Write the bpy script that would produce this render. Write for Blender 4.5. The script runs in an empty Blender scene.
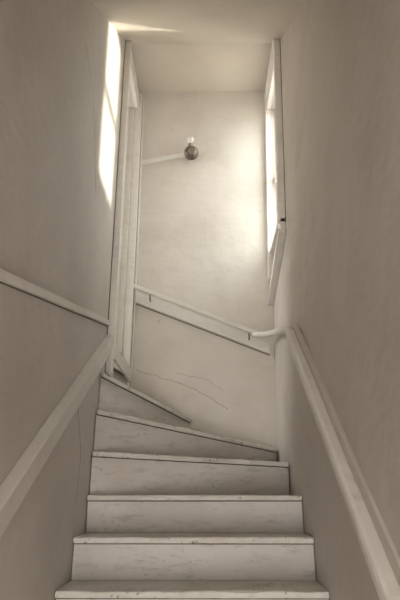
import bpy, bmesh, math, random
from mathutils import Vector, Matrix
random.seed(4)
S=bpy.context.scene
S.view_settings.view_transform='Standard'
S.view_settings.look='None'
S.view_settings.exposure=0.32

# ---------------------------------------------------------------- materials
def paint(name, col, dirt=(0.30,0.25,0.2), dirt_amt=0.25, dirt_scale=3.0, thr=(0.5,0.75), rough=0.55,
          bump=0.15, bscale=4.0, stretch=(1,1,1), fine=0.05, spots=0.0, sscale=30, ssize=.3, scol=(.13,.10,.075), smask=(.42,.62), detail=4, smear=0.0, soft=.1):
    m=bpy.data.materials.new(name); m.use_nodes=True
    nt=m.node_tree; N=nt.nodes; L=nt.links
    b=N['Principled BSDF']
    b.inputs['Roughness'].default_value=rough
    tc=N.new('ShaderNodeTexCoord'); mp=N.new('ShaderNodeMapping'); mp.inputs['Scale'].default_value=stretch
    L.new(tc.outputs['Object'],mp.inputs['Vector'])
    n1=N.new('ShaderNodeTexNoise'); n1.inputs['Scale'].default_value=dirt_scale; n1.inputs['Detail'].default_value=detail; n1.inputs['Roughness'].default_value=.55
    L.new(mp.outputs[0],n1.inputs['Vector'])
    mr=N.new('ShaderNodeMapRange'); mr.inputs['From Min'].default_value=thr[0]; mr.inputs['From Max'].default_value=thr[1]; mr.inputs['To Max'].default_value=dirt_amt
    L.new(n1.outputs['Fac'],mr.inputs['Value'])
    mx=N.new('ShaderNodeMix'); mx.data_type='RGBA'
    mx.inputs['A'].default_value=(*col,1); mx.inputs['B'].default_value=(*dirt,1)
    L.new(mr.outputs[0],mx.inputs['Factor'])
    out=mx.outputs['Result']
    if smear>0:
        # soft horizontal shoe scuffs
        mp2=N.new('ShaderNodeMapping'); mp2.inputs['Scale'].default_value=(9,9,34)
        L.new(tc.outputs['Object'],mp2.inputs['Vector'])
        n6=N.new('ShaderNodeTexNoise'); n6.inputs['Scale'].default_value=1; n6.inputs['Detail'].default_value=6; n6.inputs['Roughness'].default_value=.7
        L.new(mp2.outputs[0],n6.inputs['Vector'])
        m6=N.new('ShaderNodeMapRange'); m6.inputs['From Min'].default_value=.52; m6.inputs['From Max'].default_value=.74; m6.inputs['To Max'].default_value=smear
        L.new(n6.outputs['Fac'],m6.inputs['Value'])
        m7=N.new('ShaderNodeMix'); m7.data_type='RGBA'; m7.inputs['B'].default_value=(.20,.175,.15,1)
        L.new(m6.outputs[0],m7.inputs['Factor']); L.new(out,m7.inputs['A']); out=m7.outputs['Result']
    if spots>0:
        nd=N.new('ShaderNodeTexNoise'); nd.inputs['Scale'].default_value=sscale*2.2; nd.inputs['Detail'].default_value=3
        L.new(mp.outputs[0],nd.inputs['Vector'])
        va=N.new('ShaderNodeVectorMath'); va.operation='MULTIPLY_ADD'; va.inputs[1].default_value=(.9/sscale,)*3
        L.new(nd.outputs['Color'],va.inputs[0]); L.new(mp.outputs[0],va.inputs[2])
        vo=N.new('ShaderNodeTexVoronoi'); vo.inputs['Scale'].default_value=sscale
        L.new(va.outputs[0],vo.inputs['Vector'])
        n5=N.new('ShaderNodeTexNoise'); n5.inputs['Scale'].default_value=5.5; n5.inputs['Detail'].default_value=4
        L.new(mp.outputs[0],n5.inputs['Vector'])
        m4=N.new('ShaderNodeMapRange'); m4.inputs['From Min'].default_value=smask[0]; m4.inputs['From Max'].default_value=smask[1]; m4.inputs['To Max'].default_value=ssize
        L.new(n5.outputs['Fac'],m4.inputs['Value'])
        sr=N.new('ShaderNodeSeparateColor'); L.new(vo.outputs['Color'],sr.inputs[0])
        mm=N.new('ShaderNodeMath'); mm.operation='MULTIPLY'; L.new(m4.outputs[0],mm.inputs[0]); L.new(sr.outputs[0],mm.inputs[1])
        sb=N.new('ShaderNodeMath'); sb.operation='SUBTRACT'; L.new(mm.outputs[0],sb.inputs[0]); L.new(vo.outputs['Distance'],sb.inputs[1])
        m3=N.new('ShaderNodeMapRange'); m3.inputs['From Min'].default_value=-.06; m3.inputs['From Max'].default_value=soft; m3.inputs['To Max'].default_value=spots
        L.new(sb.outputs[0],m3.inputs['Value'])
        m5=N.new('ShaderNodeMix'); m5.data_type='RGBA'; m5.inputs['B'].default_value=(*scol,1)
        L.new(m3.outputs[0],m5.inputs['Factor']); L.new(out,m5.inputs['A']); out=m5.outputs['Result']
    L.new(out,b.inputs['Base Color'])
    n2=N.new('ShaderNodeTexNoise'); n2.inputs['Scale'].default_value=bscale; n2.inputs['Detail'].default_value=3
    L.new(tc.outputs['Object'],n2.inputs['Vector'])
    n4=N.new('ShaderNodeTexNoise'); n4.inputs['Scale'].default_value=90; n4.inputs['Detail'].default_value=3
    L.new(tc.outputs['Object'],n4.inputs['Vector'])
    ad=N.new('ShaderNodeMath'); ad.operation='MULTIPLY_ADD'; ad.inputs[1].default_value=fine
    L.new(n4.outputs['Fac'],ad.inputs[0]); L.new(n2.outputs['Fac'],ad.inputs[2])
    bp=N.new('ShaderNodeBump'); bp.inputs['Strength'].default_value=bump; bp.inputs['Distance'].default_value=.05
    L.new(ad.outputs[0],bp.inputs['Height']); L.new(bp.outputs[0],b.inputs['Normal'])
    return m
def plain(name,col,rough=.5,metal=0):
    m=bpy.data.materials.new(name); m.use_nodes=True; nt=m.node_tree; b=nt.nodes['Principled BSDF']
    b.inputs['Roughness'].default_value=rough; b.inputs['Metallic'].default_value=metal
    n=nt.nodes.new('ShaderNodeTexNoise'); n.inputs['Scale'].default_value=25
    r=nt.nodes.new('ShaderNodeMix'); r.data_type='RGBA'
    r.inputs['A'].default_value=(*[c*.75 for c in col],1); r.inputs['B'].default_value=(*[min(1,c*1.2) for c in col],1)
    nt.links.new(n.outputs['Fac'],r.inputs['Factor']); nt.links.new(r.outputs['Result'],b.inputs['Base Color'])
    return m
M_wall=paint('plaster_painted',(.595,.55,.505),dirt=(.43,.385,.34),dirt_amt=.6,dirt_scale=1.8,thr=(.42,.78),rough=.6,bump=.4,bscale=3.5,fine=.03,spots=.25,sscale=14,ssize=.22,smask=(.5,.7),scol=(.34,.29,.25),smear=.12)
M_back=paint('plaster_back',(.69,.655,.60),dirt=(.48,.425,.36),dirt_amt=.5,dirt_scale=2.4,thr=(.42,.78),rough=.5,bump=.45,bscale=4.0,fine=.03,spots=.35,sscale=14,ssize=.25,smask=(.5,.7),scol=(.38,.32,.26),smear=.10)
M_ceil=paint('ceiling_paint',(.64,.585,.51),dirt=(.48,.41,.34),dirt_amt=.4,dirt_scale=1.5,rough=.7,bump=.15,fine=.02)
M_trim=paint('trim_paint',(.74,.71,.665),dirt=(.50,.45,.39),dirt_amt=.4,dirt_scale=5,thr=(.5,.8),rough=.4,bump=.2,bscale=14,spots=.45,sscale=55,ssize=.3,smask=(.5,.68),smear=.15)
M_riser=paint('riser_paint',(.62,.585,.545),dirt=(.42,.375,.325),dirt_amt=.45,dirt_scale=2.6,thr=(.44,.72),rough=.5,bump=.2,bscale=10,spots=.42,sscale=52,ssize=.40,smask=(.46,.62),scol=(.24,.205,.17),stretch=(.75,1,1.1),smear=.5,soft=.2)
M_tread=paint('tread_paint',(.69,.655,.605),dirt=(.46,.41,.35),dirt_amt=.45,dirt_scale=4,thr=(.44,.7),rough=.5,bump=.3,bscale=20,spots=.75,sscale=52,ssize=.5,smask=(.42,.60),scol=(.20,.155,.12),smear=.45,soft=.15)
M_gap=plain('gap_dark',(.06,.045,.03),.9)
M_seam_shadow=plain('trim_seam_shadow',(.20,.165,.13),.9)  # casing gaps, and the painted shadow lines under rail boards
M_brown=plain('lamp_metal_dull',(.13,.10,.08),.38,.35)
M_brass=plain('metal_aged',(.30,.26,.2),.4,.6)
M_white=plain('porcelain_white',(.78,.76,.71),.3)
M_floor=paint('floor_boards',(.30,.22,.15),dirt=(.1,.07,.05),dirt_amt=.6,dirt_scale=4,rough=.5)
M_glass=bpy.data.materials.new('window_glass'); M_glass.use_nodes=True
nt=M_glass.node_tree; nt.nodes.clear()
o=nt.nodes.new('ShaderNodeOutputMaterial'); t=nt.nodes.new('ShaderNodeBsdfTransparent'); g=nt.nodes.new('ShaderNodeBsdfGlossy'); g.inputs['Roughness'].default_value=.03
mx=nt.nodes.new('ShaderNodeMixShader'); mx.inputs[0].default_value=.07
t.inputs['Color'].default_value=(.96,.98,.97,1)
nt.links.new(t.outputs[0],mx.inputs[1]); nt.links.new(g.outputs[0],mx.inputs[2]); nt.links.new(mx.outputs[0],o.inputs[0])
M_bulb=bpy.data.materials.new('bulb_glass'); M_bulb.use_nodes=True
b=M_bulb.node_tree.nodes['Principled BSDF']; b.inputs['Base Color'].default_value=(.88,.87,.84,1); b.inputs['Roughness'].default_value=.12; b.inputs['Transmission Weight'].default_value=.25

# ---------------------------------------------------------------- helpers
def empty(name,parent=None):
    e=bpy.data.objects.new(name,None); e.empty_display_size=.05; S.collection.objects.link(e)
    if parent: e.parent=parent
    return e
def mesh(name,verts,faces,mat,parent=None,bevel=0,smooth=False):
    me=bpy.data.meshes.new(name); me.from_pydata([tuple(v) for v in verts],[],faces)
    bm=bmesh.new(); bm.from_mesh(me); bmesh.ops.recalc_face_normals(bm,faces=bm.faces); bm.to_mesh(me); bm.free()
    ob=bpy.data.objects.new(name,me); S.collection.objects.link(ob); me.materials.append(mat)
    if parent: ob.parent=parent
    if smooth:
        for p in me.polygons: p.use_smooth=True
    if bevel:
        md=ob.modifiers.new('bevel','BEVEL'); md.width=bevel; md.segments=2
    return ob
BF=[(0,1,2,3),(4,5,6,7),(0,1,5,4),(1,2,6,5),(2,3,7,6),(3,0,4,7)]
def boxv(x0,x1,y0,y1,z0,z1):
    return [(x0,y0,z0),(x1,y0,z0),(x1,y1,z0),(x0,y1,z0),(x0,y0,z1),(x1,y0,z1),(x1,y1,z1),(x0,y1,z1)]
def boxes(name,lst,mat,parent=None,bevel=0,f=None):
    V=[];F=[]
    for b in lst:
        k=len(V); vs=boxv(*b)
        if f: vs=[f(v) for v in vs]
        V+=vs; F+=[tuple(i+k for i in q) for q in BF]
    return mesh(name,V,F,mat,parent,bevel)
def beam(name,p1,p2,w,h,mat,parent=None,bevel=.004,side=None,cut=None):
    """bar from p1 to p2; w = thickness sideways, h = height; plumb-cut ends"""
    p1=Vector(p1);p2=Vector(p2); d=(p2-p1)
    s=Vector(side) if side else d.cross(Vector((0,0,1))).normalized()
    u=Vector((0,0,1))
    V=[]
    for p in (p1,p2):
        for a,c in((-1,-1),(1,-1),(1,1),(-1,1)):
            V.append(p+s*(a*w/2)+u*(c*h/2))
    return mesh(name,V,[(0,1,2,3),(4,5,6,7),(0,1,5,4),(1,2,6,5),(2,3,7,6),(3,0,4,7)],mat,parent,bevel)
def lathe(name,prof,mat,parent,loc,axis,seg=28):
    q=Vector((0,0,1)).rotation_difference(Vector(axis).normalized())
    V=[];F=[]
    for r,t in prof:
        for i in range(seg):
            a=2*math.pi*i/seg
            V.append(q@Vector((r*math.cos(a),r*math.sin(a),t))+Vector(loc))
    n=len(prof)
    for j in range(n-1):
        for i in range(seg):
            i2=(i+1)%seg
            F.append((j*seg+i,j*seg+i2,(j+1)*seg+i2,(j+1)*seg+i))
    F.append(tuple(range(seg))); F.append(tuple((n-1)*seg+i for i in range(seg)))
    return mesh(name,V,F,mat,parent,0,True)
def tube(name,pts,r,mat,parent,res=4):
    c=bpy.data.curves.new(name,'CURVE'); c.dimensions='3D'; c.bevel_depth=r; c.bevel_resolution=res
    s=c.splines.new('POLY'); s.points.add(len(pts)-1)
    for i,p in enumerate(pts): s.points[i].co=(*p,1)
    c.use_fill_caps=True
    ob=bpy.data.objects.new(name,c); S.collection.objects.link(ob); c.materials.append(mat); ob.parent=parent
    return ob

# ---------------------------------------------------------------- dimensions
XL=-.55; YB=3.5; ZC=3.07; ZF=-1.96
def lean(v): 
    return (v[0]+.027*max(v[2],0),v[1],v[2])
def zs(y):   # sloped ceiling
    return 3.07-.76*(3.0-y)
T=.11
TR=.07
ZT=3.25
# left wall with doorway
dy0,dy1,dz=2.97,3.42,2.84
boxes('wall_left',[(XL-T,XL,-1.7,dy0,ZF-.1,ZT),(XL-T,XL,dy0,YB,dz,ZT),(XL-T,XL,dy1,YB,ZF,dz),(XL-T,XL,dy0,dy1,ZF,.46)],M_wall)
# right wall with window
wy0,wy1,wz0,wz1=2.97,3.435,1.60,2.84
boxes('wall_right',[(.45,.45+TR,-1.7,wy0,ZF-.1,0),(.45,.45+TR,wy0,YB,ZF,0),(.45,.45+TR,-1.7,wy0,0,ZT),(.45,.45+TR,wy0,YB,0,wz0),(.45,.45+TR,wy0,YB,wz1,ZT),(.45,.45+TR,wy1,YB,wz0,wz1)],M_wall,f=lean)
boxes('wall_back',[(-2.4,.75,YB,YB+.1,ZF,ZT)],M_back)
# ceiling : flat near, sloped, flat far
yk=0.1
mesh('ceiling',[(XL-.02,-1.7,zs(yk)),(.58,-1.7,zs(yk)),(.58,yk,zs(yk)),(XL-.02,yk,zs(yk)),(XL-.02,2.985,3.055),(.58,2.985,3.055),
  (XL-.02,2.99,ZC+.01),(.58,2.99,ZC+.01),(XL-.02,YB,ZC+.01),(.58,YB,ZC+.01),
  (XL-.02,-1.7,3.3),(.58,-1.7,3.3),(XL-.02,YB,3.3),(.58,YB,3.3)],
  [(0,1,2,3),(3,2,5,4),(4,5,7,6),(6,7,9,8),(10,11,13,12),(0,1,11,10),(8,9,13,12),(0,3,4,6,8,12,10),(1,2,5,7,9,13,11)],M_ceil)
boxes('floor',[(XL-.02,.5,-1.7,-.02,ZF-.1,ZF)],M_floor)
# entry wall with open doorway behind the viewer
boxes('wall_front',[(XL-T,-.42,-1.8,-1.7,ZF-.1,1.0),(.36,.6,-1.8,-1.7,ZF-.1,1.0),(-.42,.36,-1.8,-1.7,.15,1.0)],M_wall)
# upper landing through the left doorway
boxes('wall_landing',[(-2.4,XL-T,2.5,2.6,-.1,ZT),(-2.5,-2.4,2.5,YB+.1,-.1,1.7),(-2.5,-2.4,2.5,YB+.1,2.7,ZT)],M_wall)
boxes('ceiling_landing',[(-2.5,XL-T,2.5,YB+.1,ZT,ZT+.1)],M_ceil)
boxes('floor_landing',[(-2.4,-1.31,2.6,YB,.7,.99)],M_floor)

# ---------------------------------------------------------------- staircase
st=empty('staircase')
def step(i,poly,z0,z1,par,slope=0.0):
    """slope: settled winders fall away towards the right wall (m per m)"""
    t=.024
    Z=lambda x: z1-slope*(x-XL)
    k=len(poly)
    V=[(x,y,z0) for x,y in poly]+[(x,y,Z(x)-t) for x,y in poly]
    F=[tuple(range(k)),tuple(range(k,2*k))]+[(j,(j+1)%k,(j+1)%k+k,j+k) for j in range(k)]
    mesh('riser_%02d'%i,V,F,M_riser,par,.002)
    a=Vector(poly[0]);b=Vector(poly[1]); d=(b-a).normalized(); nrm=Vector((d.y,-d.x))
    over=.022
    m=26; front=[]
    for j in range(m+1):
        mid=math.sin(math.pi*j/m)
        p=a.lerp(b,j/m)+nrm*(over+random.uniform(-.003,.0016)*mid); front.append((min(p.x,.446),p.y))
    rest=list(poly[1:])+[poly[0]]
    pp=front+rest
    k=len(pp); wob=[random.uniform(-.0035,.0008) for _ in pp]
    V=[(x,y,Z(x)-t+.0005) for (x,y) in pp]+[(x,y,Z(x)+(w if j<=m else 0)) for j,((x,y),w) in enumerate(zip(pp,wob))]
    F=[tuple(range(k)),tuple(range(k,2*k))]+[(j,(j+1)%k,(j+1)%k+k,j+k) for j in range(k)]
    mesh('tread_%02d'%i,V,F,M_tread,par,.004)
    g0=a+nrm*.003; g1=b+nrm*.003; g1.x=min(g1.x,.445)
    beam('joint_%02d'%i,(g0.x,g0.y,Z(g0.x)-t-.002),(g1.x,g1.y,Z(g1.x)-t-.002),.004,.004,M_gap,par,0)
rise=.1616; run=.2195
e=.004
for i in range(12):
    y=2.618-run*(11-i); z1=-.021-rise*(11-i)
    if z1<ZF+.01: continue
    step(i,[(XL+e,y),(.45-e,y),(.45-e,y+run+.05 if i<11 else 3.0),(XL+e,y+run+.05 if i<11 else 3.0)],max(ZF,z1-rise-(.0)),z1,st)
step(12,[(XL+e,2.65),(.45-e,2.98),(.45-e,YB-e),(XL+e,YB-e)],-.03,.178,st,.037)
step(13,[(XL+e,2.68),(.45-e,3.45),(.45-e,YB-e),(XL+e,YB-e)],.10,.383,st,.135)
step(14,[(XL+e,2.73),(-.10,YB-e-.01),(-.2,YB-e),(XL+e,YB-e)],.28,.585,st,.33)
st2=empty('landing_steps')
step(15,[(XL-.03,dy0+.02),(-.50,YB-.05),(-.56,dy1-.02),(-1.3,dy1-.02),(-1.3,dy0+.02)],.60,.715,st2)
step(16,[(XL-.25,dy0-.3),(XL-.25,YB-.01),(-1.3,YB-.01),(-1.3,dy0-.3)],.717,.86,st2)
step(17,[(-1.03,2.61),(-1.03,YB-.01),(-1.3,YB-.01),(-1.3,2.61)],.862,.995,st2)

# ---------------------------------------------------------------- left doorway trim
d1=empty('door_1')
boxes('casing_near',[(XL,XL+.028,dy0-.10,dy0,.60,2.985)],M_trim,d1,.005)
boxes('casing_near_bead',[(XL,XL+.042,dy0-.112,dy0-.09,.61,2.985)],M_trim,d1,.005)
boxes('casing_near_seam',[(XL,XL+.004,dy0-.118,dy0-.112,.61,2.96)],M_seam_shadow,d1)
boxes('casing_far',[(XL,XL+.055,dy1-.005,YB-.001,.58,2.985)],M_trim,d1,.005)
boxes('casing_far_bead',[(XL,XL+.068,YB-.045,YB-.001,.58,2.985)],M_trim,d1,.004)
boxes('casing_far_seam',[(XL+.055,XL+.058,YB-.051,YB-.045,.60,2.96)],M_seam_shadow,d1)
boxes('casing_head',[(XL,XL+.03,dy0,dy1-.005,dz,2.985)],M_trim,d1,.005)
boxes('jamb_near',[(XL-T,XL,dy0,dy0+.018,.72,dz)],M_trim,d1,.003)
boxes('jamb_far',[(XL-T,XL,dy1-.018,dy1,.72,dz)],M_trim,d1,.003)
boxes('stop_far',[(XL-.07,XL-.04,dy1-.035,dy1-.018,.72,dz)],M_trim,d1,.003)
bbw=empty('baseboard_left')
beam('board',(XL+.038,2.88,.73),(XL+.055,3.44,.71),.018,.08,M_trim,bbw,.003)

# ---------------------------------------------------------------- window in right wall
w1=empty('window_1')
def wb(n,b,m=M_trim,bev=.004): return boxes(n,[b],m,w1,bev,f=lean)
wb('casing_near',(.45-.030,.45,wy0-.115,wy0,1.52,2.985))
wb('casing_near_bead',(.45-.046,.45,wy0-.13,wy0-.10,1.52,2.985))
wb('casing_near_seam',(.45-.004,.45,wy0-.137,wy0-.13,1.52,2.96),M_seam_shadow,0)
wb('casing_near_groove',(.45-.0325,.45-.03,wy0-.10,wy0-.094,1.53,2.96),M_seam_shadow,0)
wb('casing_far',(.45-.04,.45,wy1,YB-.002,1.40,2.985))
wb('casing_head',(.45-.03,.45,wy0,wy1,wz1,2.985))
wb('casing_head_bead',(.45-.046,.45,wy0-.13,YB-.002,2.96,2.99))
wb('sill',(.45-.03,.45+TR,wy0,wy1,wz0-.02,wz0+.006))
ox=.45+.035
wb('sash_stile_near',(ox,ox+.025,wy0,wy0+.025,wz0,wz1))
wb('sash_stile_far',(ox,ox+.025,wy1-.02,wy1,wz0,wz1))
wb('sash_rail_top',(ox,ox+.025,wy0,wy1,wz1-.04,wz1))
wb('sash_rail_bottom',(ox,ox+.025,wy0,wy1,wz0,wz0+.05))
wb('sash_rail_meeting',(ox-.02,ox+.025,wy0,wy1,2.16,2.22))
wb('glass',(ox+.012,ox+.015,wy0+.025,wy1-.02,wz0+.04,wz1-.03),M_glass,0)
PF=[(0,1,2,3),(4,5,6,7),(0,1,5,4),(1,2,6,5),(2,3,7,6),(3,0,4,7)]
mesh('apron',[(x+.027*1.5,y,z) for x in (.45-.034,.45-.002) for y,z in ((wy0-.13,1.55),(YB-.01,1.36),(YB-.01,1.22),(wy0-.13,1.45))],PF,M_trim,w1,.004)
mesh('apron_bead',[(x+.027*1.5,y,z) for x in (.45-.05,.45-.032) for y,z in ((wy0-.135,1.475),(YB-.01,1.25),(YB-.01,1.215),(wy0-.135,1.445))],PF,M_trim,w1,.003)

# ---------------------------------------------------------------- trims on left wall
def band(name,pts,x0,x1,mat=M_trim,parent=None,bev=.004):
    V=[(x,y,z) for x in (x0,x1) for y,z in pts]
    return mesh(name,V,BF,mat,parent,bev)
t1=empty('trim_1')
band('board',[(-.2,-1.11),(2.86,.72),(2.86,.81),(-.2,-1.02)],XL,XL+.03,M_trim,parent=t1)
band('cap',[(-.2,-1.02),(2.86,.81),(2.86,.83),(-.2,-1.0)],XL,XL+.045,parent=t1)
band('shadow_line',[(-.2,-1.117),(2.86,.713),(2.86,.72),(-.2,-1.11)],XL,XL+.004,M_seam_shadow,t1,0)  # dark strip painted as the shadow line below the board
t2=empty('trim_2')
band('strip',[(.3,.30),(2.86,.875),(2.86,.905),(.3,.33)],XL,XL+.018,parent=t2)
band('shadow_line',[(.3,.296),(2.86,.870),(2.86,.875),(.3,.30)],XL,XL+.003,M_seam_shadow,t2,0)  # shadow under the strip, drawn as a thin dark band

# ---------------------------------------------------------------- right handrail
hr=empty('handrail')
def rz(y): return -.185+(y-1.377)*.82
ya,yb=.1,2.53
band('rail',[(ya,rz(ya)-.07),(yb,rz(yb)-.060),(yb,rz(yb)),(ya,rz(ya))],.398,.449,parent=hr,bev=.014)
band('backing_board',[(ya,rz(ya)-.05),(yb,rz(yb)-.05),(yb,rz(yb)+.02),(ya,rz(ya)+.09)],.44,.466,M_wall,parent=hr)
tube('return_bend',[(.425,2.50,rz(2.50)-.03),(.425,2.58,.755),(.43,2.7,.80),(.43,2.95,.87),(.42,3.2,.93),(.39,3.38,.97),(.33,3.435,.99)],.02,M_trim,hr)
# back rail
hb=empty('handrail.001')
beam('rail',(-.505,3.435,1.345),(.36,3.435,.990),.035,.034,M_trim,hb,.01)
beam('backing_board',(-.49,YB-.012,1.285),(.44,YB-.012,.91),.022,.06,M_trim,hb,.004)
beam('moulding',(-.49,YB-.022,1.245),(.44,YB-.022,.87),.03,.018,M_trim,hb,.004)
beam('shadow_line',(-.49,YB-.002,1.233),(.44,YB-.002,.858),.004,.006,M_seam_shadow,hb,0)  # shadow line below the back rail moulding, put in as dark colour
for j,x in enumerate((-.38,.30)):
    z=1.345-(x+.505)*.41
    tube('bracket_%d'%j,[(x,YB-.02,z-.05),(x,YB-.045,z-.05),(x,3.435,z-.012)],.006,M_brass,hb)

# ---------------------------------------------------------------- wall lamp
wl=empty('wall_lamp')
lx,lz=-.11,2.455
lathe('rose',[(.0,0),(.03,0),(.032,.012),(.03,.016)],M_white,wl,(lx,YB,lz),(0,-1,0))
lathe('holder',[(.014,0),(.03,.006),(.048,.02),(.056,.04),(.055,.055),(.045,.072),(.028,.082),(.012,.085)],M_brown,wl,(lx,YB-.014,lz),(.25,-1,-.25))
lathe('holder_ring',[(.02,0),(.03,.0),(.031,.008),(.02,.010),(.002,.011)],M_brass,wl,(lx+.02,YB-.094,lz-.02),(.25,-1,-.25))
lathe('socket',[(.012,0),(.018,.004),(.019,.03),(.017,.034)],M_brass,wl,(lx,YB-.05,lz+.04),(0.05,-.05,1))
lathe('bulb',[(.010,0),(.014,.012),(.024,.03),(.027,.045),(.022,.062),(.010,.071),(.002,.073)],M_bulb,wl,(lx+.002,YB-.052,lz+.070),(0.05,-.05,1))
beam('conduit',(-.485,YB-.012,2.385),(lx-.03,YB-.012,2.460),.024,.036,M_white,wl,.004)

# ---------------------------------------------------------------- plaster cracks
def crack(name,pts,r=.0013):
    out=[]
    for a,b in zip(pts[:-1],pts[1:]):
        a=Vector(a);b=Vector(b)
        for k in range(6):
            p=a.lerp(b,k/6); out.append(p+Vector((0 if abs(a.x-b.x)<1e-6 else random.uniform(-.004,.004),0 if abs(a.y-b.y)<1e-6 else random.uniform(-.004,.004),random.uniform(-.006,.006))))
    out.append(Vector(pts[-1]))
    return out
cr=empty('plaster_cracks')
M_crack=plain('crack_shadow',(.30,.25,.20),.9)
tube('crack_1',crack('a',[(-.46,YB,.76),(-.2,YB,.68),(.0,YB,.60),(.15,YB,.50)]),.0016,M_crack,cr,1)
tube('crack_2',crack('a',[(-.2,YB,.74),(0,YB,.70),(.12,YB,.62)]),.0010,M_crack,cr,1)
tube('crack_3',crack('a',[(XL,1.9,1.95),(XL,2.1,1.86),(XL,2.25,1.60),(XL,2.32,1.42)]),.0012,M_crack,cr,1)
tube('crack_4',crack('a',[(XL,2.3,.36),(XL,2.42,.15),(XL,2.40,-.05)]),.0013,M_crack,cr,1)

# ---------------------------------------------------------------- light
w=bpy.data.worlds.new('sky'); S.world=w; w.use_nodes=True
wn=w.node_tree
bg=wn.nodes['Background']; bg.inputs['Strength'].default_value=7.0
tc=wn.nodes.new('ShaderNodeTexCoord'); sp=wn.nodes.new('ShaderNodeSeparateXYZ'); rp=wn.nodes.new('ShaderNodeValToRGB')
mr=wn.nodes.new('ShaderNodeMapRange'); mr.inputs['From Min'].default_value=-1; mr.inputs['From Max'].default_value=1
wn.links.new(tc.outputs['Generated'],sp.inputs[0]); wn.links.new(sp.outputs['Z'],mr.inputs['Value']); wn.links.new(mr.outputs[0],rp.inputs[0])
rp.color_ramp.elements[0].position=.46; rp.color_ramp.elements[0].color=(.46,.43,.385,1)
rp.color_ramp.elements[1].position=.54; rp.color_ramp.elements[1].color=(.98,.98,.97,1)
wn.links.new(rp.outputs[0],bg.inputs['Color'])
def area(name,loc,dirv,sx,sy,power,col):
    l=bpy.data.lights.new(name,'AREA'); l.shape='RECTANGLE'; l.size=sx; l.size_y=sy; l.energy=power; l.color=col
    ob=bpy.data.objects.new(name,l); S.collection.objects.link(ob); ob.location=loc
    ob.rotation_euler=Vector(dirv).to_track_quat('-Z','Y').to_euler(); return ob
area('entry_fill',(-.03,-1.6,-.9),(0,1,.25),.75,1.9,30,(1,.965,.93))  # unseen fill lamp, added to brighten the lower stairs and near walls
area('landing_fill',(-2.3,3.05,2.2),(1,0,-.1),.8,1.0,16,(1,.98,.95))  # added lamp out of view, lifts what shows through the left doorway
sl=bpy.data.lights.new('sun','SUN'); sl.energy=8.5; sl.angle=.075; sl.color=(1,.925,.79)
so=bpy.data.objects.new('sun',sl); S.collection.objects.link(so); so.location=(3,5,4)
so.rotation_euler=Vector((-1.0,-.60,-.07)).to_track_quat('-Z','Y').to_euler()

# ---------------------------------------------------------------- camera
c=bpy.data.cameras.new('camera'); c.lens=31.7; c.sensor_width=36; c.clip_start=.02
co=bpy.data.objects.new('camera',c); S.collection.objects.link(co)
co.location=(0,0,0); co.rotation_euler=(math.radians(90+19.8),0,.0095)
S.camera=co
